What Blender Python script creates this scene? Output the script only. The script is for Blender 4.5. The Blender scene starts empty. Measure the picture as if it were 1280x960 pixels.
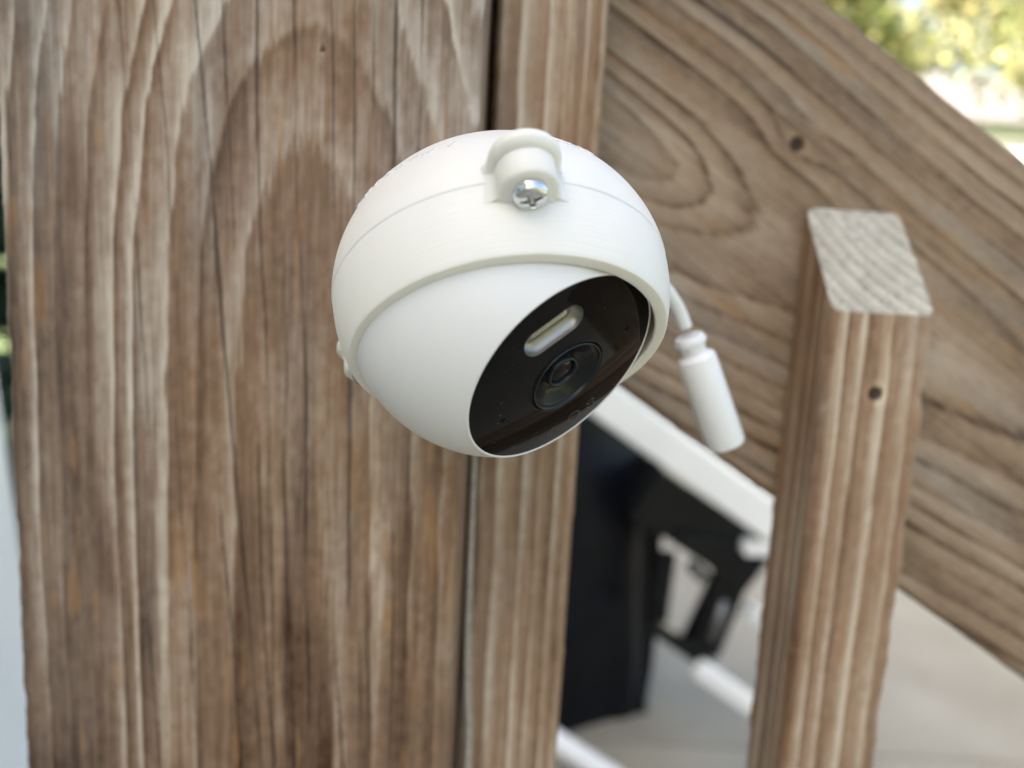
import bpy, bmesh, math, random
import numpy as np
from mathutils import Vector, Matrix
from mathutils.geometry import delaunay_2d_cdt

scene = bpy.context.scene
COL = scene.collection
R_ = math.radians

# ------------------------------------------------------------------ camera
PITCH, ROLL, EYE = R_(8.6), R_(3.2), Vector((0, 0, 1.5))
FWD = Vector((0, math.cos(PITCH), -math.sin(PITCH)))
U0 = Vector((0, math.sin(PITCH), math.cos(PITCH)))
RIGHT = math.cos(ROLL) * Vector((1, 0, 0)) + math.sin(ROLL) * U0
UP = -math.sin(ROLL) * Vector((1, 0, 0)) + math.cos(ROLL) * U0
cd = bpy.data.cameras.new('photo_camera')
cam = bpy.data.objects.new('photo_camera', cd); COL.objects.link(cam)
cam.matrix_world = Matrix(((RIGHT.x, UP.x, -FWD.x, EYE.x), (RIGHT.y, UP.y, -FWD.y, EYE.y), (RIGHT.z, UP.z, -FWD.z, EYE.z), (0, 0, 0, 1)))
cd.sensor_width = 36; cd.lens = 27; cd.clip_start = 0.01; cd.clip_end = 600
cd.dof.use_dof = True; cd.dof.focus_distance = 0.165; cd.dof.aperture_fstop = 7.4
scene.camera = cam

# ------------------------------------------------------------------ sky, sun, exposure
SUN_EL, SUN_AZ = R_(40), R_(239)
world = bpy.data.worlds.new('World'); scene.world = world; world.use_nodes = True
wn = world.node_tree.nodes; wl = world.node_tree.links
bg = wn['Background']; sky = wn.new('ShaderNodeTexSky')
sky.sky_type = 'NISHITA'; sky.sun_disc = False; sky.sun_elevation = SUN_EL; sky.sun_rotation = SUN_AZ
sky.air_density = 1.0; sky.dust_density = 7.0; sky.ozone_density = 0.0
wl.new(sky.outputs[0], bg.inputs[0]); bg.inputs[1].default_value = 0.07
ld = bpy.data.lights.new('sun', 'SUN'); ld.energy = 5.0; ld.angle = R_(0.5); ld.color = (1, 0.94, 0.84)
sun = bpy.data.objects.new('sun', ld); COL.objects.link(sun)
SDIR = Vector((math.sin(SUN_AZ) * math.cos(SUN_EL), math.cos(SUN_AZ) * math.cos(SUN_EL), math.sin(SUN_EL)))
sun.rotation_euler = SDIR.to_track_quat('Z', 'Y').to_euler()
sun.location = SDIR * 30
vs = scene.view_settings
vs.view_transform = 'Standard'; vs.look = 'None'; vs.gamma = 1; vs.use_curve_mapping = False; vs.exposure = 3.05
scene.display_settings.display_device = 'sRGB'
cy = scene.cycles
cy.max_bounces = 7; cy.diffuse_bounces = 4; cy.glossy_bounces = 4; cy.transmission_bounces = 4

# ------------------------------------------------------------------ helpers
def tag(o, label=None, cat=None, group=None, kind=None):
    if label: o['label'] = label
    if cat: o['category'] = cat
    if group: o['group'] = group
    if kind: o['kind'] = kind
    return o

def empty(name, loc=(0, 0, 0), mat=None):
    o = bpy.data.objects.new(name, None); COL.objects.link(o)
    o.empty_display_size = 0.02
    if mat is not None: o.matrix_world = mat
    else: o.location = loc
    return o

def link(name, me, mat=None, parent=None, smooth=True):
    o = bpy.data.objects.new(name, me); COL.objects.link(o)
    if mat: me.materials.append(mat)
    if parent: o.parent = parent
    if smooth and len(me.polygons):
        me.polygons.foreach_set('use_smooth', np.ones(len(me.polygons), bool))
    return o

def mesh_from(name, V, Fc):
    me = bpy.data.meshes.new(name)
    me.from_pydata([tuple(v) for v in V], [], [tuple(f) for f in Fc]); me.update()
    return me

def quad_mesh(name, V, Q):
    """fast mesh from numpy verts (n,3) and quads (m,4)"""
    me = bpy.data.meshes.new(name)
    V = np.asarray(V, np.float32); Q = np.asarray(Q, np.int32)
    me.vertices.add(len(V)); me.vertices.foreach_set('co', V.ravel())
    me.loops.add(Q.size); me.loops.foreach_set('vertex_index', Q.ravel())
    me.polygons.add(len(Q)); me.polygons.foreach_set('loop_start', np.arange(0, Q.size, Q.shape[1], dtype=np.int32))
    me.update(calc_edges=True); me.validate()
    return me

def bm_obj(name, bm, mat=None, parent=None, smooth=False):
    bmesh.ops.recalc_face_normals(bm, faces=bm.faces)
    me = bpy.data.meshes.new(name); bm.to_mesh(me); bm.free()
    return link(name, me, mat, parent, smooth)

def bm_box(bm, c, s, M=None, bev=0.0):
    g = bmesh.ops.create_cube(bm, size=1)['verts']
    for v in g:
        v.co = Vector((v.co.x * s[0], v.co.y * s[1], v.co.z * s[2]))
    if bev:
        es = list({e for v in g for e in v.link_edges})
        r = bmesh.ops.bevel(bm, geom=es, offset=bev, segments=3, profile=0.6, affect='EDGES')
        g = list({v for f in r['faces'] for v in f.verts} | {v for v in g if v.is_valid})
    T = Matrix.Translation(c)
    for v in g:
        if not v.is_valid: continue
        v.co = T @ ((M @ v.co) if M else v.co)

def box_obj(name, c, s, mat, parent=None, rot=None, bev=0.004, smooth=False):
    bm = bmesh.new(); bm_box(bm, Vector(c), s, rot, bev)
    return bm_obj(name, bm, mat, parent, smooth)

def lathe(name, prof, mat=None, parent=None, seg=96, close=False):
    """prof: list of (radius, z); revolve around z"""
    prof = np.array(prof, float); n = len(prof)
    th = np.linspace(0, 2 * np.pi, seg, endpoint=False)
    V = np.stack([np.outer(prof[:, 0], np.cos(th)), np.outer(prof[:, 0], np.sin(th)), np.repeat(prof[:, 1][:, None], seg, 1)], -1).reshape(-1, 3)
    i = np.arange(n - 1 + (1 if close else 0))[:, None]; j = np.arange(seg)[None]
    i2 = (i + 1) % n; j2 = (j + 1) % seg
    Q = np.stack([i * seg + j, i * seg + j2, i2 * seg + j2, i2 * seg + j], -1).reshape(-1, 4)
    me = quad_mesh(name, V, Q)
    bm = bmesh.new(); bm.from_mesh(me); bmesh.ops.remove_doubles(bm, verts=bm.verts, dist=1e-7)
    bmesh.ops.recalc_face_normals(bm, faces=bm.faces); bm.to_mesh(me); bm.free()
    return link(name, me, mat, parent)

def tube(name, pts, rad, mat=None, parent=None, seg=24, caps=True):
    P = [Vector(p) for p in pts]; n = len(P)
    rad = [rad] * n if not hasattr(rad, '__len__') else rad
    V = []; Fc = []; prev = None
    for i in range(n):
        t = (P[min(i + 1, n - 1)] - P[max(i - 1, 0)]).normalized()
        if prev is None:
            a = Vector((0, 0, 1)) if abs(t.z) < 0.9 else Vector((1, 0, 0))
            u = t.cross(a).normalized()
        else:
            u = (prev - t * prev.dot(t)).normalized()
        prev = u; v = t.cross(u)
        for k in range(seg):
            an = 2 * math.pi * k / seg
            V.append(P[i] + rad[i] * (math.cos(an) * u + math.sin(an) * v))
    for i in range(n - 1):
        for k in range(seg):
            Fc.append((i * seg + k, i * seg + (k + 1) % seg, (i + 1) * seg + (k + 1) % seg, (i + 1) * seg + k))
    if caps:
        Fc.append(tuple(range(seg))[::-1]); Fc.append(tuple((n - 1) * seg + k for k in range(seg)))
    return link(name, mesh_from(name, V, Fc), mat, parent)

# value noise -------------------------------------------------------
def _hash(ix, iy, iz, s):
    h = (ix * 374761393 + iy * 668265263 + iz * 2147483647 + s * 1274126177) & 0xFFFFFFFF
    h = ((h ^ (h >> 13)) * 1274126177) & 0xFFFFFFFF
    h = ((h ^ (h >> 16)) * 2246822519) & 0xFFFFFFFF
    return ((h ^ (h >> 15)) & 0xFFFFFF) / float(0xFFFFFF)

def vnoise(x, y=0.0, z=0.0, s=0):
    x, y, z = np.broadcast_arrays(np.asarray(x, float), np.asarray(y, float), np.asarray(z, float))
    xi, yi, zi = np.floor(x).astype(np.int64), np.floor(y).astype(np.int64), np.floor(z).astype(np.int64)
    fx, fy, fz = x - xi, y - yi, z - zi
    fx, fy, fz = [t * t * (3 - 2 * t) for t in (fx, fy, fz)]
    r = 0
    for dx in (0, 1):
        wx = fx if dx else 1 - fx
        for dy in (0, 1):
            wy = fy if dy else 1 - fy
            for dz in (0, 1):
                wz = fz if dz else 1 - fz
                r = r + wx * wy * wz * _hash(xi + dx, yi + dy, zi + dz, s)
    return r * 2 - 1

def fbm(x, y=0.0, z=0.0, s=0, o=3):
    r = 0; a = 1.0; k = 1.0; t = 0
    for i in range(o):
        r = r + a * vnoise(np.asarray(x) * k, np.asarray(y) * k, np.asarray(z) * k, s + 17 * i); t += a; a *= .5; k *= 2.03
    return r / t

def sstep(a, b, x):
    t = np.clip((x - a) / (b - a), 0, 1); return t * t * (3 - 2 * t)

# materials ---------------------------------------------------------
MATS = {}
def pmat(name, col, rough=0.6, metal=0.0, spec=0.5, bump=None, var=None, coat=0.0, sub=0.0, ior=1.5):
    """bump: (scale xyz, strength, distance); var: (scale, amount) colour mottling"""
    m = bpy.data.materials.new(name); m.use_nodes = True
    nt = m.node_tree; b = nt.nodes['Principled BSDF']
    b.inputs['Base Color'].default_value = (*col, 1); b.inputs['Roughness'].default_value = rough
    b.inputs['Metallic'].default_value = metal; b.inputs['Specular IOR Level'].default_value = spec
    b.inputs['IOR'].default_value = ior
    b.inputs['Coat Weight'].default_value = coat
    if sub:
        b.inputs['Subsurface Weight'].default_value = sub; b.inputs['Subsurface Scale'].default_value = 0.004
        b.inputs['Subsurface Radius'].default_value = (1.0, 0.75, 0.45)
    tc = nt.nodes.new('ShaderNodeTexCoord')
    if var:
        n = nt.nodes.new('ShaderNodeTexNoise'); n.inputs['Scale'].default_value = var[0]; n.inputs['Detail'].default_value = 5
        nt.links.new(tc.outputs['Object'], n.inputs['Vector'])
        mr = nt.nodes.new('ShaderNodeMapRange'); mr.inputs[1].default_value = .25; mr.inputs[2].default_value = .75
        mr.inputs[3].default_value = 1 - var[1]; mr.inputs[4].default_value = 1 + var[1]
        nt.links.new(n.outputs['Fac'], mr.inputs[0])
        mx = nt.nodes.new('ShaderNodeVectorMath'); mx.operation = 'SCALE'
        mx.inputs[0].default_value = col; nt.links.new(mr.outputs[0], mx.inputs['Scale'])
        nt.links.new(mx.outputs[0], b.inputs['Base Color'])
    if bump:
        mp = nt.nodes.new('ShaderNodeMapping'); mp.inputs['Scale'].default_value = bump[0]
        nt.links.new(tc.outputs['Object'], mp.inputs[0])
        n = nt.nodes.new('ShaderNodeTexNoise'); n.inputs['Scale'].default_value = 1; n.inputs['Detail'].default_value = 4
        nt.links.new(mp.outputs[0], n.inputs['Vector'])
        bp = nt.nodes.new('ShaderNodeBump'); bp.inputs['Strength'].default_value = bump[1]; bp.inputs['Distance'].default_value = bump[2]
        nt.links.new(n.outputs['Fac'], bp.inputs['Height']); nt.links.new(bp.outputs[0], b.inputs['Normal'])
    MATS[name] = m
    return m

def wood_mat():
    m = bpy.data.materials.new('weathered_lumber'); m.use_nodes = True
    nt = m.node_tree; b = nt.nodes['Principled BSDF']
    at = nt.nodes.new('ShaderNodeAttribute'); at.attribute_name = 'grain'
    tc = nt.nodes.new('ShaderNodeTexCoord')
    mp = nt.nodes.new('ShaderNodeMapping'); mp.inputs['Scale'].default_value = (2200, 2200, 60)
    nt.links.new(tc.outputs['Object'], mp.inputs[0])
    n = nt.nodes.new('ShaderNodeTexNoise'); n.inputs['Scale'].default_value = 1; n.inputs['Detail'].default_value = 5; n.inputs['Roughness'].default_value = .65
    nt.links.new(mp.outputs[0], n.inputs['Vector'])
    mr = nt.nodes.new('ShaderNodeMapRange'); mr.inputs[1].default_value = .25; mr.inputs[2].default_value = .75
    mr.inputs[3].default_value = .80; mr.inputs[4].default_value = 1.20
    nt.links.new(n.outputs['Fac'], mr.inputs[0])
    mx = nt.nodes.new('ShaderNodeVectorMath'); mx.operation = 'SCALE'
    nt.links.new(at.outputs['Color'], mx.inputs[0]); nt.links.new(mr.outputs[0], mx.inputs['Scale'])
    nt.links.new(mx.outputs[0], b.inputs['Base Color'])
    bp = nt.nodes.new('ShaderNodeBump'); bp.inputs['Strength'].default_value = .5; bp.inputs['Distance'].default_value = .0003
    nt.links.new(n.outputs['Fac'], bp.inputs['Height']); nt.links.new(bp.outputs[0], b.inputs['Normal'])
    b.inputs['Roughness'].default_value = .78; b.inputs['Specular IOR Level'].default_value = .3
    return m
WOOD = wood_mat()

M_SHELL = pmat('printed_cream_plastic', (.80, .765, .71), .48, sub=.25, var=(55, .035), bump=((60, 60, 2600), .24, .0003))
M_BODY = pmat('matte_white_plastic', (.775, .755, .75), .42, bump=((2500, 2500, 2500), .06, .0002))
M_BLACK = pmat('glossy_black_panel', (.003, .003, .003), .04, spec=.18, ior=1.4, var=(300, .2))
M_RING = pmat('black_lens_ring', (.006, .0065, .008), .25, spec=.3, var=(500, .2))
M_TEAL = pmat('coated_lens_ring', (.010, .014, .017), .25, spec=.3, var=(500, .2))
M_PUPIL = pmat('lens_glass', (.003, .002, .004), .05, spec=.25, var=(500, .2))
M_HOLE = pmat('dark_hole', (.004, .004, .004), .9, var=(500, .2))
M_REFL = pmat('spotlight_reflector', (.30, .29, .26), .30, metal=.8, bump=((500, 500, 500), .15, .0003))
M_LOGO = pmat('grey_logo_print', (.03, .03, .031), .25, var=(800, .2))
M_STEEL = pmat('bright_zinc_steel', (.72, .73, .74), .13, metal=1.0, bump=((900, 900, 900), .08, .0001))
M_CABLE = pmat('white_cable_plastic', (.79, .78, .77), .4, bump=((800, 800, 800), .06, .0002))
M_CONC = None
M_TARP = pmat('black_vinyl_cover', (.005, .0055, .008), .36, spec=.18, bump=((14, 14, 6), .5, .02), var=(12, .3))
M_BLKMETAL = pmat('black_painted_metal', (.008, .008, .008), .4, spec=.25, var=(20, .3))
M_GREYMETAL = pmat('dull_grey_metal', (.28, .28, .28), .35, metal=.7, var=(20, .2))
M_WPAINT = pmat('white_paint', (.82, .81, .775), .4, bump=((60, 60, 60), .1, .001), var=(8, .04))
M_BARK = pmat('bark', (.10, .075, .05), .9, bump=((12, 12, 4), .8, .03), var=(6, .3))
M_SIDING = pmat('white_siding_paint', (.78, .77, .74), .6, var=(2, .04))
M_ROOF = pmat('grey_shingle', (.09, .085, .08), .9, bump=((8, 30, 8), .6, .02), var=(6, .25))
M_WGLASS = pmat('window_glass', (.02, .025, .03), .05, spec=.8, var=(2, .2))

def ground_mat(name, cols, scale, bump):
    m = bpy.data.materials.new(name); m.use_nodes = True
    nt = m.node_tree; b = nt.nodes['Principled BSDF']; b.inputs['Roughness'].default_value = .85
    tc = nt.nodes.new('ShaderNodeTexCoord')
    n1 = nt.nodes.new('ShaderNodeTexNoise'); n1.inputs['Scale'].default_value = scale; n1.inputs['Detail'].default_value = 8; n1.inputs['Roughness'].default_value = .6
    nt.links.new(tc.outputs['Object'], n1.inputs['Vector'])
    cr = nt.nodes.new('ShaderNodeValToRGB'); nt.links.new(n1.outputs['Fac'], cr.inputs[0])
    cr.color_ramp.elements[0].position = .3; cr.color_ramp.elements[1].position = .7
    cr.color_ramp.elements[0].color = (*cols[0], 1); cr.color_ramp.elements[1].color = (*cols[1], 1)
    nt.links.new(cr.outputs[0], b.inputs['Base Color'])
    n2 = nt.nodes.new('ShaderNodeTexNoise'); n2.inputs['Scale'].default_value = bump[0]; n2.inputs['Detail'].default_value = 6
    nt.links.new(tc.outputs['Object'], n2.inputs['Vector'])
    bp = nt.nodes.new('ShaderNodeBump'); bp.inputs['Strength'].default_value = bump[1]; bp.inputs['Distance'].default_value = bump[2]
    nt.links.new(n2.outputs['Fac'], bp.inputs['Height']); nt.links.new(bp.outputs[0], b.inputs['Normal'])
    return m
M_CONC = ground_mat('pale_concrete', ((.27, .240, .178), (.38, .345, .268)), 1.6, (90, .4, .004))
M_LAWN = ground_mat('lawn', ((.05, .085, .025), (.10, .13, .04)), 3.0, (60, .8, .03))

def leaf_mat(name, c0, c1):
    m = bpy.data.materials.new(name); m.use_nodes = True
    nt = m.node_tree; b = nt.nodes['Principled BSDF']
    at = nt.nodes.new('ShaderNodeAttribute'); at.attribute_name = 'tone'
    mx = nt.nodes.new('ShaderNodeMix'); mx.data_type = 'RGBA'
    mx.inputs['A'].default_value = (*c0, 1); mx.inputs['B'].default_value = (*c1, 1)
    nt.links.new(at.outputs['Fac'], mx.inputs['Factor']); nt.links.new(mx.outputs['Result'], b.inputs['Base Color'])
    b.inputs['Roughness'].default_value = .38
    tr = nt.nodes.new('ShaderNodeBsdfTranslucent'); nt.links.new(mx.outputs['Result'], tr.inputs['Color'])
    ms = nt.nodes.new('ShaderNodeMixShader'); ms.inputs[0].default_value = .35
    nt.links.new(b.outputs[0], ms.inputs[1]); nt.links.new(tr.outputs[0], ms.inputs[2])
    nt.links.new(ms.outputs[0], nt.nodes['Material Output'].inputs['Surface'])
    return m
M_LEAF = leaf_mat('sunlit_leaves', (.11, .15, .045), (.38, .34, .17))
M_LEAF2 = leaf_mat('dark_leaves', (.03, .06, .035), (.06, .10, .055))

# ------------------------------------------------------------------ ground
def sheet(name, x0, x1, y0, y1, z, mat):
    me = mesh_from(name, [(x0, y0, z), (x1, y0, z), (x1, y1, z), (x0, y1, z)], [(0, 1, 2, 3)])
    return tag(link(name, me, mat, smooth=False), kind='structure')
sheet('ground', -200, 200, -200, 300, -0.06, M_LAWN)
# poured slabs of the patio, with open joints between them
patio = tag(empty('patio', (0, 0, -0.05)), kind='structure')
slab_me = None
for i, x in enumerate((-4.55, -1.55, 1.45, 4.45)):
    for j, y in enumerate((-2.2, 0.8, 3.4)):
        if slab_me is None:
            s = box_obj('concrete_slab', (0, 0, 0), (2.99, 2.99, .10), M_CONC, patio, bev=.006); slab_me = s.data
        else:
            s = bpy.data.objects.new('concrete_slab', slab_me); COL.objects.link(s); s.parent = patio
        s.location = (x, y + (.4 if j == 2 else 0), 0)

# ------------------------------------------------------------------ unseen house added left of the patio to cast shade over it
house = tag(empty('house', mat=Matrix.Translation((-4.2, 0, 0)) @ Matrix.Rotation(R_(-90), 4, 'Z')), 'unseen white sided two storey house added to shade the patio', 'house')
HX0, HX1, HH, HD = -4.6, 12.0, 8.4, 8.0
box_obj('wall', ((HX0 + HX1) / 2, -HD / 2 - .05, HH / 2), (HX1 - HX0, HD, HH), M_SIDING, house, bev=0)
clap = None
for k in range(42):
    if clap is None:
        o = box_obj('siding_board', (0, 0, 0), (HX1 - HX0, .022, .205), M_SIDING, house, rot=Matrix.Rotation(R_(-4), 3, 'X'), bev=0); clap = o.data
    else:
        o = bpy.data.objects.new('siding_board', clap); COL.objects.link(o); o.parent = house
    o.location = ((HX0 + HX1) / 2, -.03, .1 + k * .2)
bm = bmesh.new()
for y, z in ((.5, HH - .1), (-HD / 2, HH + 2.2), (-HD - .5, HH - .1)):
    for x in (HX0 - .4, HX1 + .4):
        bm.verts.new((x, y, z)); bm.verts.new((x, y, z + .18))
bm.verts.ensure_lookup_table(); V = bm.verts
for s in (0, 4):
    for f in ((0, 2, 6, 4), (1, 3, 7, 5), (0, 1, 5, 4), (2, 3, 7, 6)):
        bm.faces.new([V[s + q] for q in f])
bm.faces.new([V[q] for q in (0, 1, 3, 2)]); bm.faces.new([V[q] for q in (8, 9, 11, 10)])
bm_obj('roof', bm, M_ROOF, house)
for x, z in ((-2.6, 1.5), (1.2, 1.5), (7.5, 1.5), (-2.6, 4.9), (1.2, 4.9), (5.0, 4.9), (9.0, 4.9)):
    w = box_obj('window', (x, .02, z), (1.2, .08, 1.4), M_WPAINT, house)
    box_obj('pane', (x, .045, z), (1.04, .05, 1.24), M_WGLASS, w)

# ------------------------------------------------------------------ lumber
def section(w, d, rad, nf, ns, nb, narc=7):
    """rounded rectangle, x in [-w/2,w/2], y in [0,d]; front face y=0. returns points and outward normals"""
    P = []; N = []
    def arc(cx, cy, a0, a1):
        for t in np.linspace(a0, a1, narc):
            P.append((cx + rad * math.cos(t), cy + rad * math.sin(t))); N.append((math.cos(t), math.sin(t)))
    def line(x0, y0, x1, y1, n, nn):
        for t in np.linspace(0, 1, n + 2)[1:-1]:
            P.append((x0 + (x1 - x0) * t, y0 + (y1 - y0) * t)); N.append(nn)
    h = w / 2; q = math.pi
    arc(-h + rad, rad, q, 1.5 * q); line(-h + rad, 0, h - rad, 0, nf, (0, -1))
    arc(h - rad, rad, 1.5 * q, 2 * q); line(h, rad, h, d - rad, ns, (1, 0))
    arc(h - rad, d - rad, 0, .5 * q); line(h - rad, d, -h + rad, d, nb, (0, 1))
    arc(-h + rad, d - rad, .5 * q, q); line(-h, d - rad, -h, rad, ns, (-1, 0))
    return np.array(P), np.array(N)

def grain(p, W, cap=None):
    """weathered flat-sawn softwood: growth rings round a pith line; p in millimetres (x across, y deep, z along)"""
    x, y, z = p[:, 0], p[:, 1], p[:, 2]; s = W['seed']
    wob = W.get('wob', 1.0)
    xx = x + wob * (2.2 * vnoise(z / 150, s + .5, 0, s) + .3 * vnoise(z / 45, x / 40, 0, s + 1))
    cx = W['cx'] + W.get('lean', 0) * z
    D = np.interp(z, *W['D']) if 'D' in W else W['Dc']
    r = np.hypot(xx - cx, y - D)
    r = r + wob * (1.6 * fbm(x / 34, y / 34, z / 260, s + 2, 2) + .30 * fbm(x / 6, y / 6, z / 110, s + 3, 2))
    if 'warp' in W: r = r + W['warp'](x, y, z)
    ph = r / W['sp']; ph = ph + W.get('uneven', .55) * vnoise(ph * W.get('unf', .55), 3.3, 0, s + 4)
    fph = fbm(x / .9, y / .9, z / 22, s + 20, 2)
    ph = ph + W.get('hair', .10) * fph
    k = np.floor(ph); t = ph - k
    hk = _hash(k.astype(np.int64), np.int64(7), np.int64(3), s)          # how strongly each ring shows
    hk2 = _hash(k.astype(np.int64), np.int64(11), np.int64(5), s)
    prof = W.get('prof', 'pale')
    if prof == 'pale':    # sharp pale line, fading outwards to brown
        L = np.interp(t, [0, .04, .13, .32, .68, .93, 1.0], [.52, 1.06, .95, .62, .38, .14, .52])
        amp = W.get('ramp', .22) + .85 * hk ** 1.4
    else:                 # broad taupe with thin dark late wood
        L = np.interp(t, [0, .07, .30, .60, .80, .93, 1.0], [.42, .80, .72, .58, .36, .04, .42])
        amp = .40 + .65 * hk
    amp = amp * (.95 + .75 * fbm(x / 11, y / 11, z / 60, s + 21, 2))
    L = .46 + (L - .46) * amp + .14 * (hk2 - .5)
    fib = fbm(x / .75, y / .75, z / 26, s + 5, 3)
    fib2 = fbm(x / 2.6, y / 2.6, z / 70, s + 6, 2)
    blot = fbm(x / 16, y / 16, z / 55, s + 7, 3)
    fuzz = fbm(x / 2.2, y / 2.2, z / 3.2, s + 12, 3)
    L = L + .17 * fib + .17 * fib2 + .30 * blot + .15 * fuzz + W.get('light_fade', 0) * np.clip((z - 10) / 150, -1, 1)  # last term paints skylight falloff into the wood: paler above, darker below
    c0, c1, c2 = [np.array(c) for c in W['cols']]
    Lc = np.clip(L, -.1, 1.15)[:, None]
    C = np.where(Lc < .5, c0 + (c1 - c0) * (Lc / .5), c1 + (c2 - c1) * ((Lc - .5) / .5))
    # rain-greyed patches, greyer upwards as painted skylight, and warm streaks where sound wood shows
    g = sstep(.0, .7, fbm(x / 9, y / 9, z / 80, s + 8, 3) + W.get('grey', 0.0) + 1.6 * W.get('light_fade', 0) * np.clip((z - 10) / 150, -1, 1))[:, None]
    if 'greyx' in W: g = np.clip(g + .9 * (1 - sstep(W['greyx'] - 22, W['greyx'] + 14, x + 7 * vnoise(z / 60, 1.7, 0, s + 22)))[:, None], 0, 1.5)
    lum = C.mean(1, keepdims=True)
    C = C * (1 - .32 * g) + lum * np.array([1.04, 1.0, .95]) * .32 * g * 1.10
    o = sstep(.50, .78, fbm(x / 2.6, y / 2.6, z / 24, s + 9, 2) + .35 * fbm(x / 20, y / 20, z / 60, s + 10, 2))[:, None]
    C = C * (1 - .4 * o) + np.array([.33, .17, .065]) * .4 * o
    Hh = .42 * (L - .5) + .10 * fib
    if cap is not None:
        # end grain: bleached grey with dark pores
        e = np.interp(t, [0, .12, .5, .8, .95, 1], [.75, 1.0, .66, .50, .34, .75])
        sp = sstep(.12, .6, fbm(x / .8, y / .8, z / .8, s + 11, 3))
        ce = (np.array([.53, .495, .415])[None] * (.30 + .80 * e[:, None])) * (1 - .5 * sp[:, None])
        ce = ce * (1 + .15 * fbm(x / 5, y / 5, 0, s + 13, 2))[:, None]
        C = C * (1 - cap[:, None]) + ce * cap[:, None]
        Hh = Hh * (1 - cap) + cap * (2.0 * (e - .6) - .5 * sp)
    for (hx, hz, hr) in W.get('holes', []):
        dd = np.hypot(x - hx, (z - hz)); front = (y < 4)
        ins = (1 - sstep(hr * .75, hr * 1.05, dd)) * front
        halo = (1 - sstep(hr, hr * 2.3, dd)) * front * (1 - ins)
        C = C * (1 + .25 * halo[:, None]); C = C * (1 - .88 * ins[:, None]) + np.array([.02, .012, .008]) * .5 * ins[:, None]
        Hh = Hh - 3.5 * ins
    for (c_x, sl, w0, z0, z1, sd) in W.get('cracks', []):
        xc = c_x + sl * z + 1.1 * vnoise(z / 70, sd, 0, sd) + .22 * vnoise(z / 18, sd, 0, sd + 1) + .08 * vnoise(z / 5, sd, 0, sd + 2)
        env = sstep(z0, z0 + 25, z) * (1 - sstep(z1 - 25, z1, z)) * (.62 + .45 * vnoise(z / 30, sd, 0, sd + 3))
        ww = np.maximum(w0 * env, 1e-4)
        m = (1 - sstep(ww * .35, ww * 1.0 + .12, np.abs(x - xc))) * (env > .04) * (y < 6) * np.clip(w0 * env / .3, 0, 1)
        C = C * (1 - .62 * m[:, None]); Hh = Hh - 1.4 * m
    return np.clip(C, .004, .9), Hh

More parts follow.
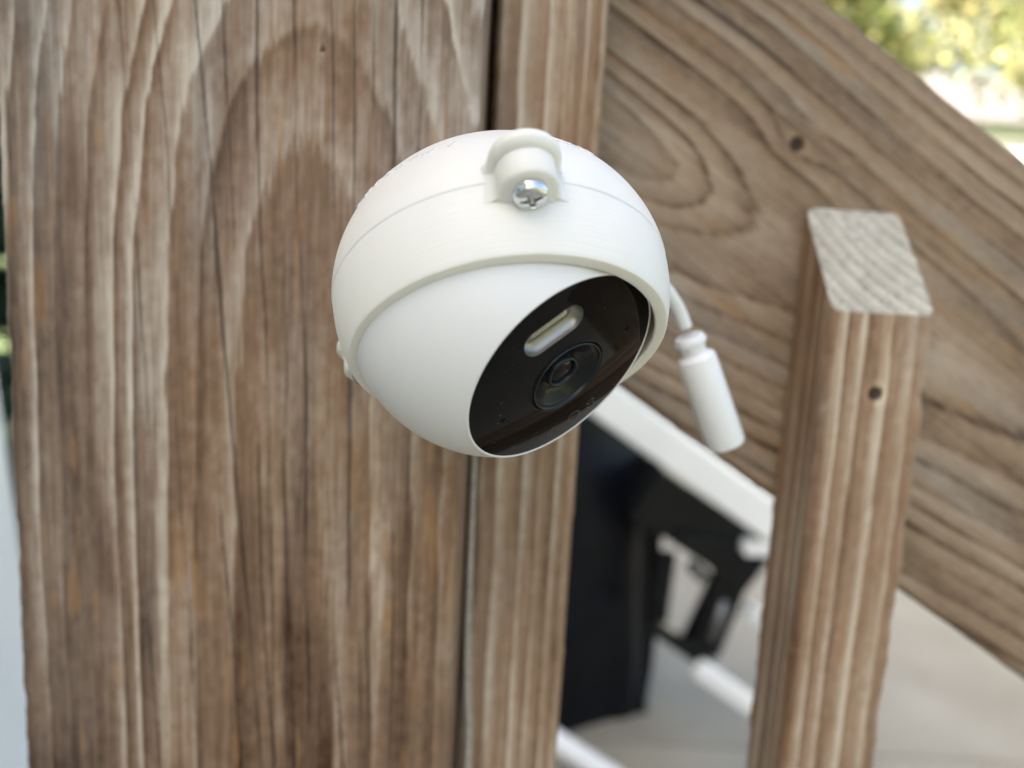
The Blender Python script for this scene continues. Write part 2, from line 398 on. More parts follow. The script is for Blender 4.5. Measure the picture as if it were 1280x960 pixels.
def lumber(name, w, d, rad, zs, M, W, nf, ns, nb, top=None, parent=None, dis=.28, edge=0.0):
    """a length of sawn timber; local x across, y away from the viewer, z along. top(y) gives the end cut height"""
    P, N = section(w, d, rad, nf, ns, nb)
    n = len(P); zs = np.asarray(zs, float); m = len(zs)
    Z = np.repeat(zs[:, None], n, 1)
    if top is not None:
        tz = top(P[:, 1])[None]
        u = sstep(zs[-1] - .10, zs[-1], zs)[:, None]
        Z = Z + (tz - zs[-1]) * np.clip((zs[:, None] - (zs[-1] - .09)) / .09, 0, 1)
    X = np.repeat(P[None, :, 0], m, 0); Y = np.repeat(P[None, :, 1], m, 0)
    V = np.stack([X, Y, Z], -1).reshape(-1, 3)
    NN = np.repeat(np.concatenate([N, np.zeros((n, 1))], 1)[None], m, 0).reshape(-1, 3)
    C, Hh = grain(V * 1000, W)
    Vd = V + NN * (Hh * dis / 1000)[:, None]
    if edge:
        ev = fbm(V[:, 2] * 1000 / 9, V[:, 0] * 20, 0, W['seed'] + 30, 3)
        cor = np.repeat((np.abs(N[:, 0] * N[:, 1]) > .05)[None], m, 0).reshape(-1)
        Vd = Vd + NN * (ev * edge * cor)[:, None]
    i = np.arange(m - 1)[:, None]; j = np.arange(n)[None]; j2 = (j + 1) % n
    Q = [np.stack([i * n + j, i * n + j2, (i + 1) * n + j2, (i + 1) * n + j], -1).reshape(-1, 4)]
    Vs = [Vd]; Cs = [C]; base = m * n
    # end cap at the top: rings shrinking to the middle
    kr = 46 if top is not None else 4
    ring0 = Vd[(m - 1) * n:]; zz = V[(m - 1) * n:]
    fr = np.linspace(1, 0, kr + 1)[1:]; fr[-1] = .004
    cxy = np.array([0, d / 2])
    CP = []
    for f_ in fr:
        q = cxy + (P - cxy) * f_
        zt = top(q[:, 1]) if top is not None else np.full(n, zs[-1])
        CP.append(np.column_stack([q, zt]))
    CP = np.concatenate(CP)
    if top is not None:
        cc, ch = grain(CP * 1000, W, cap=np.ones(len(CP)))
        nrm = np.array([0, -.7071, .7071]); CPd = CP + nrm * (ch * 1.0 / 1000)[:, None]
        # the cut edge carries end-grain colour too
        cc0, ch0 = grain(zz * 1000, W, cap=np.full(n, .75)); Cs[0][(m - 1) * n:] = cc0
    else:
        cc, ch = grain(CP * 1000, W); CPd = CP
    Vs.append(CPd); Cs.append(cc)
    i = np.arange(kr)[:, None]
    b0 = (m - 1) * n
    Q.append(np.stack([b0 + i * n + j, b0 + i * n + j2, b0 + (i + 1) * n + j2, b0 + (i + 1) * n + j], -1).reshape(-1, 4))
    Vall = np.concatenate(Vs); Call = np.concatenate(Cs)
    me = quad_mesh(name, Vall, np.concatenate(Q))
    # close the last tiny ring and the bottom
    bm = bmesh.new(); bm.from_mesh(me); bm.verts.ensure_lookup_table()
    try:
        bm.faces.new([bm.verts[b0 + kr * n + q] for q in range(n)]); bm.faces.new([bm.verts[q] for q in range(n)][::-1])
    except Exception: pass
    bm.to_mesh(me); bm.free()
    ca = me.color_attributes.new('grain', 'FLOAT_COLOR', 'POINT')
    ca.data.foreach_set('color', np.concatenate([Call, np.ones((len(Call), 1))], 1).astype(np.float32).ravel())
    o = link(name, me, WOOD, parent)
    o.matrix_world = M
    return o

def zsamples(z0, z1, a, b, fine, coarse):
    """coarse outside [a,b], fine inside"""
    L = []
    if a > z0: L.append(np.linspace(z0, a, max(2, int((a - z0) / coarse)), endpoint=False))
    L.append(np.arange(max(a, z0), min(b, z1), fine))
    if b < z1: L.append(np.linspace(b, z1, max(2, int((z1 - b) / coarse))))
    else: L.append(np.array([z1]))
    return np.concatenate(L)

BROWN = ((.088, .046, .024), (.240, .148, .092), (.47, .38, .295))
TAUPE = ((.086, .050, .027), (.240, .165, .104), (.37, .285, .20))
PALEB = ((.160, .088, .048), (.315, .202, .126), (.50, .40, .30))

# the big square post. local z origin = world z 1.46 (middle of the picture)
def MM(x, y, z): return Matrix.Translation((x, y, z))
PX0, PX1 = -.1528, -.0137
PW = PX1 - PX0
rng = random.Random(5)
crk = []
for (cx_, sl, w0, z0, z1) in [(-1.5, -.085, .85, -175, 160), (9.0, -.03, .50, -150, 160), (21, -.035, .55, -135, 160), (35, -.02, .75, -80, 160), (-16, -.07, .40, -60, 160),
                              (-27, -.06, .35, -30, 160), (46, -.01, .50, 20, 160), (14, -.045, .60, -175, -5), (27, -.06, .50, -175, -15), (5.5, -.06, .45, -170, 30), (-8, -.075, .42, -175, -10),
                              (-20, -.07, .40, -175, 10), (-31, -.05, .35, -175, -40), (40, -.03, .40, -175, -50), (53, -.01, .35, 10, 160), (29, -.02, .35, 40, 160), (1.5, -.05, .28, 30, 160),
                              (15.5, -.03, .25, -20, 90), (40.5, -.015, .28, 60, 160), (48, -.02, .55, -175, -30), (35, -.05, .35, -175, -60)]:
    crk.append((cx_, sl, w0 * 1.1, z0, z1, rng.randrange(1000)))
W_POST = dict(seed=21, greyx=-32, light_fade=.22, cx=20.5, lean=-.005, sp=6.7, uneven=.33, unf=.9, cols=BROWN, grey=.05, cracks=crk,
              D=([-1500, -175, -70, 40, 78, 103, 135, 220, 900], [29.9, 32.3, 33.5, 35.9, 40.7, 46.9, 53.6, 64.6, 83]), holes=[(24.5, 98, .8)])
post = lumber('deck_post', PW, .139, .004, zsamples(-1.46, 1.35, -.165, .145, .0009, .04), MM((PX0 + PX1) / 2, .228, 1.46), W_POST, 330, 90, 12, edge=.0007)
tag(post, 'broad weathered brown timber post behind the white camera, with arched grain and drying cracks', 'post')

# slim square baluster right beside the post
W_N = dict(seed=64, cx=-75, sp=5.6, cols=PALEB, grey=-.2, ramp=.70, wob=.42, Dc=34.0)
nb_ = lumber('baluster', .0356, .036, .0035, zsamples(-1.46, .95, -.17, .17, .0009, .04), MM(.0066, .2615, 1.46), W_N, 100, 60, 8, edge=.0009)
tag(nb_, 'slim striped brown baluster running tight beside the broad post, behind the white ball', 'baluster', 'square balusters of the stair railing')

# bevel topped baluster in front of the sloping board. local z origin = world z 1.42
BW, BX0 = .0352, .1068
W_B = dict(seed=8, ramp=.45, cx=46, sp=4.7, cols=PALEB, grey=-.05, wob=.5, Dc=56.0, holes=[(.5, 44, 2.7)])
zt_back = 1.5285 - 1.42; zt_front = 1.4915 - 1.42
btop = lambda y: zt_front + (zt_back - zt_front) * (y / .036)
bal = lumber('baluster', BW, .036, .003, zsamples(-1.42, zt_back, -.14, zt_back, .0009, .04), MM(BX0 + BW / 2, .2615, 1.42), W_B, 100, 90, 8, top=btop, edge=.0015)
tag(bal, 'slim baluster with pale grey slanted top and screw hole, before the sloping board', 'baluster', 'square balusters of the stair railing')

# sloping stair rail board. local z runs up the slope (towards the upper left)
SL = R_(32.6)
zx = Vector((-math.cos(SL), 0, math.sin(SL))); yx = Vector((0, 1, 0)); xx = yx.cross(zx)
BWID = .1585
# centre line passes through the middle of the face
cc = Vector((.140, .2985, 1.4875))
mid = cc
MB_ = Matrix(((xx.x, yx.x, zx.x, mid.x), (xx.y, yx.y, zx.y, mid.y), (xx.z, yx.z, zx.z, mid.z), (0, 0, 0, 1)))
def hole_local(X, Z):
    q = MB_.inverted() @ Vector((X, .2985, Z)); return (q.x * 1000, q.z * 1000)
hx, hz = hole_local(.1015, 1.5515)
hk_ = lambda x, y, z: 5.5 * np.exp(-(((x - hx) / 9) ** 2 + ((z - hz) / 13) ** 2))
W_BOARD = dict(seed=35, cx=4, sp=7.2, cols=TAUPE, grey=.0, prof='dark', wob=1.0, lean=-.06,
               D=([-900, -160, -60, 0, 40, 70, 100, 150, 400], [66, 50, 42, 36.5, 31, 24, 15, 8, 6]), holes=[(hx, hz, 3.0)], warp=hk_)
board = lumber('stair_rail_board', BWID, .037, .0035, zsamples(-1.9, .245, -.165, .15, .0009, .04), MB_, W_BOARD, 330, 30, 12, edge=.0009)
tag(board, 'wide weathered board sloping down behind the slanted-top baluster, with a single nail hole', 'rail board')

# a splinter caught in the gap between post and baluster
bm = bmesh.new()
pts = [(-.0085, 1.30), (-.0092, 1.335), (-.0102, 1.345), (-.0112, 1.37), (-.0116, 1.41), (-.0119, 1.45), (-.0122, 1.455)]
for k, (x, z) in enumerate(pts):
    ww = .0012 * (1 - k / len(pts)) + .0008
    for dx, dy in ((-ww, 0), (0, -.0012), (ww, 0), (0, .0012)):
        bm.verts.new((x + dx, .2605 + dy, z))
bm.verts.ensure_lookup_table()
for k in range(len(pts) - 1):
    for q in range(4):
        bm.faces.new([bm.verts[k * 4 + q], bm.verts[k * 4 + (q + 1) % 4], bm.verts[k * 4 + 4 + (q + 1) % 4], bm.verts[k * 4 + 4 + q]])
M_SLIV = pmat('pale_raw_wood', (.42, .36, .29), .8, var=(300, .2))
tag(bm_obj('splinter', bm, M_SLIV, None, True), 'thin pale splinter caught in the gap beside the post', 'splinter')

# ------------------------------------------------------------------ the ball housing
RB = .038
d0 = (FWD + RIGHT * ((627 - 640) / 960) + UP * ((480 - 372) / 960)).normalized()
BC = EYE + d0 * .178
w = -d0
ru = (RIGHT - w * RIGHT.dot(w)).normalized(); uu = w.cross(ru)
T = R_(56)
def basis(tilt, ax, ay):
    l = math.hypot(ax, ay); ax /= l; ay /= l
    z = math.cos(tilt) * w + math.sin(tilt) * (ax * ru + ay * uu)
    y = math.sin(tilt) * w - math.cos(tilt) * (ax * ru + ay * uu)
    return y.cross(z), y, z
def frame(o, x, y, z):
    return Matrix(((x.x, y.x, z.x, o.x), (x.y, y.y, z.y, o.y), (x.z, y.z, z.z, o.z), (0, 0, 0, 1)))
ax_, ay_, az_ = basis(T, .15, -.99)
housing = tag(empty('camera_housing', mat=frame(BC, ax_, ay_, az_)), 'cream white printed ball housing screwed together round the camera, fixed to the post', 'housing')
HR = .39 * RB
REAR = .915     # the rear half is a little flatter than a hemisphere
def sph(r, a0, a1, n): return [(r * math.sin(a), r * math.cos(a)) for a in np.linspace(a0, a1, n)]
arim = math.acos(.39)
TH = .068 * RB
# front ring: rim, outer wall from rim to equator, inner wall back
ri = RB - TH
ro_rim = RB * math.sin(arim)
prof = sph(RB, R_(90) - .0005, arim + .012, 40)
prof += [(ro_rim - .0001, HR - .00008), (ro_rim - .0004, HR), (ro_rim - TH * 1.05 + .0003, HR), (ro_rim - TH * 1.05, HR - .0003)]
prof += sph(ri, math.acos((HR - .0012) / ri), R_(90) + .1, 20)
lathe('front_ring', prof, M_SHELL, housing, seg=220).data.set_sharp_from_angle(angle=R_(35))
prof = [(RB * 1.001, 0), (RB * 1.003, -.00012), (RB * 1.004, -.0005)] + sph(RB * 1.004, R_(90) + .02, R_(179.9), 70)
prof = [(ri * 1.002, -.0001), (RB * .992, .0001)] + [(r, z * REAR) for r, z in prof]
lathe('back_shell', prof, M_SHELL, housing, seg=220)

def rot_az(phi): return Matrix.Rotation(-phi, 4, 'Z')     # phi measured from local +y towards +x
def bell_prism(name, rad, rc, foot, h0, h1, dome, parent, bev=.0004):
    """lug: an arch (half round on straight flanks with flared feet) extruded along z from h0 to h1; dome rounds the h0 end"""
    out = []
    n = 26
    for t in np.linspace(0, math.pi, n):
        out.append((rad * math.cos(t), rc + rad * math.sin(t)))
    # feet: quarter curves spreading to the sphere
    sy = lambda x: math.sqrt(RB ** 2 - x * x - h1 * h1) - .0001
    base = sy(rad + foot) - .0012
    left = []; right = []
    for t in np.linspace(0, 1, 16)[1:]:
        x = rad + foot * t ** 1.6; y = sy(x) + (rc - sy(rad)) * (1 - t) ** 2.0
        left.append((-x, y)); right.append((x, y))
    poly = right[::-1] + out + left
    poly += [(-(rad * .6), base - .002), (rad * .6, base - .002)]
    V = []; Fc = []
    lay = []
    if dome:
        for k in range(10):
            a = (math.pi / 2) * k / 10
            lay.append((h0 - dome * math.cos(a), math.sin(a) * .995 + .005))
    lay += [(h0, 1.0), (h1 - bev, 1.0), (h1, 1 - bev / rad)]
    cy = rc - .15 * rad if dome else rc
    for (h, sc) in lay:
        for (x, y) in poly: V.append((x * sc, (y - cy) * sc + cy if y > RB * .93 else y - (1 - sc) * .002, h))
    n = len(poly)
    for k in range(len(lay) - 1):
        for q in range(n):
            Fc.append((k * n + q, k * n + (q + 1) % n, (k + 1) * n + (q + 1) % n, (k + 1) * n + q))
    Fc.append(tuple((len(lay) - 1) * n + q for q in range(n)))
    bm = bmesh.new(); bv = [bm.verts.new(v) for v in V]
    for f in Fc: bm.faces.new([bv[q] for q in f])
    o = bm_obj(name, bm, M_SHELL, parent, True)
    o.data.set_sharp_from_angle(angle=R_(50))
    return o

def screw_head(name, parent):
    n = 84; hr = .0034; hh = .0017
    xs = np.linspace(-hr, hr, n)
    rr = np.linspace(0, hr, 46); th = np.linspace(0, 2 * np.pi, 140, endpoint=False)
    X = np.outer(rr, np.cos(th)); Y = np.outer(rr, np.sin(th))
    u = rr / hr
    Zp = hh * (1 - .30 * u ** 2 - .70 * u ** 9)
    Z = np.repeat(Zp[:, None], len(th), 1)
    ca, sa = math.cos(.35), math.sin(.35)
    Xr, Yr = X * ca + Y * sa, -X * sa + Y * ca
    d1 = np.maximum(np.abs(Xr) - .00215, np.abs(Yr) - .00052); d2 = np.maximum(np.abs(Yr) - .00215, np.abs(Xr) - .00052)
    dd = np.minimum(d1, d2); dd = np.minimum(dd, np.hypot(X, Y) - .0010)
    dep = (1 - sstep(-.00024, .00005, dd)) * .0022 * (1 - .35 * np.hypot(X, Y) / .002)
    Z = Z - np.clip(dep, 0, None)
    rim = np.stack([hr * np.cos(th), hr * np.sin(th), np.full(len(th), -.0006)], -1)
    V = np.concatenate([np.stack([X, Y, Z], -1).reshape(-1, 3), rim])
    m = len(th); i = np.arange(len(rr))[:, None]; j = np.arange(m)[None]
    Q = np.stack([i * m + j, i * m + (j + 1) % m, (i + 1) * m + (j + 1) % m, (i + 1) * m + j], -1).reshape(-1, 4)
    me = quad_mesh(name, V, Q)
    bm = bmesh.new(); bm.from_mesh(me); bmesh.ops.remove_doubles(bm, verts=bm.verts, dist=1e-8); bmesh.ops.recalc_face_normals(bm, faces=bm.faces); bm.to_mesh(me); bm.free()
    return link(name, me, M_STEEL, parent)

LUG = [11.5, -116, 140]
for k, az in enumerate(LUG):
    Mz = rot_az(R_(az))
    hood = bell_prism('rear_lug', .184 * RB, 1.055 * RB, .03 * RB, -.085 * RB, -.035 * RB, .10 * RB, housing, bev=.0011)
    hood.matrix_local = Mz
    boss = bell_prism('front_boss', .152 * RB, 1.04 * RB, .11 * RB, -.08 * RB, .115 * RB, 0, housing, bev=.0006)
    boss.matrix_local = Mz
    lip = bell_prism('boss_step', .112 * RB, 1.02 * RB, .05 * RB, .110 * RB, .128 * RB, 0, boss, bev=.0003)
    sc = screw_head('screw', housing)
    sc.matrix_local = Mz @ Matrix.Translation((0, 1.055 * RB, .140 * RB))

# raised letters printed round the rear shell: too worn and oblique to read, only their strokes
bm = bmesh.new()
def stroke(az, al, length, ang, wd=.0006, ht=.00022):
    """a small raised bar on the rear shell at azimuth az, polar angle al (degrees)"""
    a, p = R_(al), R_(az)
    pos = Vector((math.sin(a) * math.sin(p), math.sin(a) * math.cos(p), math.cos(a) * REAR)) * (RB * 1.004)
    nrm = Vector((math.sin(a) * math.sin(p), math.sin(a) * math.cos(p), math.cos(a) / REAR)).normalized()
    e = Vector((math.cos(p), -math.sin(p), 0)); s = nrm.cross(e)
    c, q = math.cos(R_(ang)), math.sin(R_(ang))
    d_ = c * e + q * s; f_ = nrm.cross(d_)
    Mx = Matrix((d_, f_, nrm)).transposed()
    bm_box(bm, pos, (length, wd, ht * 2), Mx, .00012)
glyphs = [(-53, [(0, 90, 2.6), (.8, 20, 1.3)]), (-47, [(0, 80, 2.6), (1.2, 100, 2.4), (.6, 0, 1.2)]), (-41, [(0, 90, 2.6), (1.0, 0, 1.4)]), (-35, [(0, 100, 2.6), (1.1, 75, 2.4)]),
          (-29.5, [(0, 60, 2.5), (.9, 120, 2.5)]), (-24, [(0, 90, 2.6), (.9, 10, 1.2), (1.4, 90, 1.4)]), (-18.5, [(0, 70, 2.6), (1.2, 70, 2.5)]), (-9, [(0, 65, 3.0)]),
          (26, [(0, 110, 2.6), (1.2, 20, 1.3)]), (31.5, [(0, 90, 2.6), (1.0, 0, 1.3), (1.6, 90, 2.5)]), (37, [(0, 60, 2.6), (1.0, 120, 2.4)]), (42, [(0, 90, 2.6), (.8, 20, 1.2)])]
for az, st in glyphs:
    for (da, an, ln) in st: stroke(az + da * 1.6, 117, ln * .00095, an)
bm_obj('raised_lettering', bm, M_SHELL, housing)
# bracket that carries the ball on the post
back = Vector((BC.x, .2285, BC.z))
bl = housing.matrix_world.inverted()
o = tube('wall_mount', [bl @ Vector((BC.x, y, BC.z)) for y in (.195, .214, .2215, .2285)], [.014, .014, .022, .022], M_SHELL, housing, seg=48)

# ------------------------------------------------------------------ the camera inside the ball
vx, vy, vz = basis(R_(53.5), .710, -.704)
roll = R_(16.7)
e1 = math.cos(roll) * vx - math.sin(roll) * vy; e2 = math.sin(roll) * vx + math.cos(roll) * vy
BI = BC + az_ * (.0624 * RB) - ru * (.0303 * RB)
secam = tag(empty('security_camera', mat=frame(BI, e1, e2, vz)), 'small white security camera with glossy black face and round lens, seated in the ball housing', 'security camera')
RI = .9077 * RB; Z0 = .6883 * RB; KV = .142 / RB; KU = .117 / RB      # the black face is a shallow dome, flatter than the ball
def visor_z(x, y): return Z0 - KV * y * y - KU * x * x
def rim_r(t):
    r = .65 * RB
    for _ in range(40): r = .6 * r + .4 * math.sqrt(RI ** 2 - visor_z(r * math.cos(t), r * math.sin(t)) ** 2)
    return r
NT = 240
rims = [rim_r(2 * math.pi * k / NT) for k in range(NT)]
def rv_at(x, y):
    k = (math.atan2(y, x) / (2 * math.pi) * NT) % NT; i = int(k); return rims[i % NT] * (1 - k + i) + rims[(i + 1) % NT] * (k - i)
V = []; Fc = []; rows = 0
for (dr, dz) in ((-.0006, -.0010), (-.00055, .0001), (-.0004, .00026), (-.00015, .00024)):
    for k in range(NT):
        t = 2 * math.pi * k / NT; r = rims[k] + dr; V.append((r * math.cos(t), r * math.sin(t), visor_z(rims[k] * math.cos(t), rims[k] * math.sin(t)) + dz))
    rows += 1
NP = 90
for q in range(NP):
    for k in range(NT):
        t = 2 * math.pi * k / NT; a0 = math.asin(rims[k] / RI) + .004
        a = a0 + (math.pi - .002 - a0) * q / (NP - 1)
        V.append((RI * math.sin(a) * math.cos(t), RI * math.sin(a) * math.sin(t), RI * math.cos(a)))
    rows += 1
for i in range(rows - 1):
    for k in range(NT): Fc.append((i * NT + k, i * NT + (k + 1) % NT, (i + 1) * NT + (k + 1) % NT, (i + 1) * NT + k))
bm = bmesh.new(); bv = [bm.verts.new(v) for v in V]
for f in Fc: bm.faces.new([bv[q] for q in f])
bm_obj('body', bm, M_BODY, secam, True)
# glossy visor with real openings for lens, spotlight and microphones
RL = .255 * RB
PIL_C, PIL_L, PIL_R = .422 * RB, .110 * RB, .080 * RB
def circ(cx, cy, r, n): return [(cx + r * math.cos(2 * math.pi * k / n), cy + r * math.sin(2 * math.pi * k / n)) for k in range(n)]
def stadium(cy, hl, r, n):
    return [(hl + r * math.cos(t), cy + r * math.sin(t)) for t in np.linspace(-math.pi / 2, math.pi / 2, n)] + \
           [(-hl + r * math.cos(t), cy + r * math.sin(t)) for t in np.linspace(math.pi / 2, 1.5 * math.pi, n)]
MIC = [(-.44 * RB, .01 * RB), (.44 * RB, .01 * RB)]
MR = .0007
loops = [[((rims[k] - .00062) * math.cos(2 * math.pi * k / NT), (rims[k] - .00062) * math.sin(2 * math.pi * k / NT)) for k in range(NT)], circ(0, 0, RL, 96), stadium(PIL_C, PIL_L, PIL_R, 22)] + [circ(x, y, MR, 16) for x, y in MIC]
vts = []; eds = []
for lp in loops:
    b0 = len(vts); vts += [Vector(p) for p in lp]; eds += [(b0 + k, b0 + (k + 1) % len(lp)) for k in range(len(lp))]
stp = .0011
for i in range(-26, 27):
    for j in range(-30, 31):
        x = i * stp + (j % 2) * stp / 2; y = j * stp * .866
        rr = math.hypot(x, y)
        if rr > rv_at(x, y) - .0011 or abs(rr - RL) < .0004: continue
        vts.append(Vector((x, y)))
cv, ce, cf = delaunay_2d_cdt(vts, eds, [], 0, 1e-7)[:3]
def in_hole(x, y):
    if math.hypot(x, y) < RL: return True
    if math.hypot(max(abs(x) - PIL_L, 0), y - PIL_C) < PIL_R: return True
    if any(math.hypot(x - a, y - b) < MR for a, b in MIC): return True
    return math.hypot(x, y) > rv_at(x, y) - .0006
tri = []
for f in cf:
    c = sum((cv[q] for q in f), Vector((0, 0))) / len(f)
    if not in_hole(c.x, c.y): tri.append(tuple(f))
me = mesh_from('visor', [(p.x, p.y, visor_z(p.x, p.y)) for p in cv], tri)
bm = bmesh.new(); bm.from_mesh(me); bmesh.ops.delete(bm, geom=[v for v in bm.verts if not v.link_faces], context='VERTS')
bmesh.ops.recalc_face_normals(bm, faces=bm.faces)
if sum(f.normal.z for f in bm.faces) < 0: bmesh.ops.reverse_faces(bm, faces=bm.faces)
bm.to_mesh(me); bm.free()
visor = link('visor', me, M_BLACK, secam)
nr = []
for v in me.vertices:
    q = Vector((2 * KU * v.co.x, 2 * KV * v.co.y, 1)).normalized(); nr.append(q)
me.normals_split_custom_set_from_vertices(nr)
# lens: a stepped well
zl = visor_z(0, 0)
lens = lathe('lens', [(RL, zl - .0022), (RL - .00002, visor_z(RL, 0) + .00002), (RL * .965, zl - .00015), (RL * .95, zl - .0008), (RL * .90, zl - .0008)], M_BLACK, secam, seg=96)
def ringpart(name, prof, mat): return lathe(name, prof, mat, lens, seg=96)
ringpart('outer_ring', [(RL * .93, zl - .0012), (RL * .925, zl - .0001), (RL * .905, zl + .0001), (RL * .885, zl - .0001), (RL * .86, zl - .0010)], M_TEAL)
ringpart('cone', [(RL * .88, zl - .0007), (RL * .80, zl - .0009), (RL * .78, zl - .0014), (RL * .62, zl - .0018), (RL * .60, zl - .0022), (RL * .40, zl - .0024)], M_RING)
ringpart('inner_ring', [(RL * .42, zl - .0026), (RL * .41, zl - .0016), (RL * .37, zl - .0014), (RL * .33, zl - .0016), (RL * .32, zl - .0026)], M_TEAL)
ringpart('pupil', [(RL * .33, zl - .0024), (RL * .26, zl - .0019), (RL * .17, zl - .0016), (RL * .08, zl - .00145), (.00001, zl - .0014)], M_PUPIL)
# spotlight: creased reflector tray with two light emitters
nx, ny = 44, 26
V = []; Fc = []
out = stadium(PIL_C, PIL_L, PIL_R, 22); no = len(out)
levels = [(1.0, .00005), (.985, -.0003), (.95, -.0009), (.80, -.0017), (.55, -.0022), (.25, -.0020), (.02, -.0015)]
for s_, dz in levels:
    for (x, y) in out:
        cx_ = max(-PIL_L, min(PIL_L, x))
        px = cx_ * (1 if s_ > .3 else .98) + (x - cx_) * s_; py = PIL_C + (y - PIL_C) * s_
        V.append((px, py, visor_z(px, py) + dz))
for k in range(len(levels) - 1):
    for q in range(no): Fc.append((k * no + q, k * no + (q + 1) % no, (k + 1) * no + (q + 1) % no, (k + 1) * no + q))
bm = bmesh.new(); bv = [bm.verts.new(v) for v in V]
for f in Fc: bm.faces.new([bv[q] for q in f])
bm.faces.new([bv[(len(levels) - 1) * no + q] for q in range(no)])
spot = bm_obj('spotlight', bm, M_REFL, secam, True)
for (x, y) in MIC:
    z = visor_z(x, y)
    o = lathe('microphone_hole', [(MR, z), (MR, z - .001), (.00001, z - .001)], M_HOLE, secam, seg=16)
    for v in o.data.vertices: v.co += Vector((x, y, 0))
# the maker's mark low on the visor: an O with its half-hidden neighbours
bm = bmesh.new()
def mark(cx, cy, rx, ry, a0, a1, wd=.00042, n=40):
    pv = None
    for k in range(n + 1):
        t = R_(a0 + (a1 - a0) * k / n); c, s = math.cos(t), math.sin(t)
        p = []
        for q in (-1, 1):
            x, y = cx + (rx + q * wd / 2) * c, cy + (ry + q * wd / 2) * s
            p.append(bm.verts.new((x, y, visor_z(x, y) + .00006)))
        if pv: bm.faces.new((pv[0], pv[1], p[1], p[0]))
        pv = p
MY = -.470 * RB
mark(-.013 * RB, MY, .0016, .0018, 0, 360)
mark(.12 * RB, MY - .0009, .0010, .0009, -200, 80); mark(.12 * RB, MY + .0009, .0010, .0009, -20, 260)
mark(-.17 * RB, MY, .0016, .0018, 60, 300)
bm_obj('maker_mark', bm, M_LOGO, visor, True)

# a little dust on the glossy face
bm = bmesh.new(); rd = random.Random(6)
for k in range(60):
    a_ = rd.uniform(0, 2 * math.pi); r_ = .62 * RB * math.sqrt(rd.random()) * .95
    x, y = r_ * math.cos(a_), r_ * math.sin(a_)
    if in_hole(x, y): continue
    q = rd.choice((.00003, .00004, .00005, .00009))
    g = bmesh.ops.create_icosphere(bm, subdivisions=1, radius=q)['verts']
    for v in g: v.co = Vector((v.co.x * rd.uniform(.8, 1.8) + x, v.co.y + y, v.co.z * .6 + visor_z(x, y)))
tag(bm_obj('dust', bm, pmat('dust', (.30, .28, .25), .9, var=(900, .2)), visor, True), kind='stuff')

# cable lead with its plug hanging on the right
ib = secam.matrix_world.inverted()
def pix(px, py, Y):
    d_ = FWD + RIGHT * ((px - 640) / 960) + UP * ((480 - py) / 960)
    return EYE + d_ * (Y / d_.y)
p0 = Vector((.020, .205, 1.497)); p1 = Vector((.036, .216, 1.504)); p2 = Vector((.0465, .226, 1.495)); p3 = Vector((.0520, .232, 1.478)); p4 = Vector((.0548, .234, 1.468))
def bez(P, n=40):
    out = []
    for k in range(n + 1):
        t = k / n; Q = [p.copy() for p in P]
        while len(Q) > 1: Q = [Q[i].lerp(Q[i + 1], t) for i in range(len(Q) - 1)]
        out.append(Q[0])
    return out
pe = pix(862, 424, .235); pb = pix(908, 556, .238)
up_dir = (pe - pb).normalized()
cable_pts = bez([Vector((.020, .208, 1.498)), pix(815, 320, .222), pix(842, 366, .232), pe + up_dir * .004])
tube('cable', [ib @ p for p in cable_pts], .0021, M_CABLE, secam, seg=20)
zc = -up_dir; xc = zc.cross(Vector((0, 1, 0))).normalized(); yc = zc.cross(xc)
CL = (pb - pe).length
con = lathe('connector', [(.0001, -.001), (.0042, -.001), (.0046, -.0004), (.0046, .0018), (.0040, .0024), (.0037, .0046), (.0052, .0054), (.0059, .0060), (.0061, .0075), (.0061, CL - .0012), (.0057, CL - .0002), (.0050, CL), (.0001, CL)], M_CABLE, secam, seg=64)
con.data.set_sharp_from_angle(angle=R_(40))
con.matrix_local = ib @ frame(pe, xc, yc, zc)
lathe('strain_collar', [(.0049, .0002), (.0051, .0006), (.0049, .0012)], M_CABLE, con, seg=48)

# ------------------------------------------------------------------ far side of the patio: grill under its cover, white handrail
grill = tag(empty('covered_grill', (.23, 2.42, 0)), 'black covered barbecue grill with a side shelf, standing on the pale concrete', 'grill')
# draped cover: vertical folds, flared hem
def drape(name, hx, hy, H, mat, parent):
    n = 160; m = 44; V = []
    for i in range(m + 1):
        u = i / m; z = H * u
        for k in range(n):
            t = 2 * math.pi * k / n; c, s = math.cos(t), math.sin(t)
            e = .36
            X = hx * math.copysign(abs(c) ** e, c); Y = hy * math.copysign(abs(s) ** e, s)
            g = 1 + (1 - u) ** 2 * .05
            f = .026 * math.sin(t * 9 + 2.2 * math.sin(u * 3)) * (1 - u) ** .5 + .014 * math.sin(t * 17 + 1.3 + 2 * u)
            top = 1 - .13 * sstep(.78, 1, np.array(u)) - (.0 if u < 1 else .0)
            zz = z - .05 * u * abs(c) ** 4 * sstep(.8, 1, np.array(u))
            V.append(((X * g + f * c) * top, (Y * g + f * s) * top, float(zz)))
    Fc = []
    for i in range(m):
        for k in range(n): Fc.append((i * n + k, i * n + (k + 1) % n, (i + 1) * n + (k + 1) % n, (i + 1) * n + k))
    b0 = m * n; nv = len(V)
    for q, sc in enumerate((.8, .5, .2)):
        for k in range(n):
            v = V[b0 + k]; V.append((v[0] * sc, v[1] * sc, H + .02 * (q + 1) / 3))
        p_ = b0 if q == 0 else nv + (q - 1) * n
        for k in range(n): Fc.append((p_ + k, p_ + (k + 1) % n, nv + q * n + (k + 1) % n, nv + q * n + k))
    Fc.append(tuple(nv + 2 * n + k for k in range(n)))
    return link(name, mesh_from(name, V, Fc), mat, parent)
cov = drape('cover', .30, .30, 1.06, M_TARP, grill)
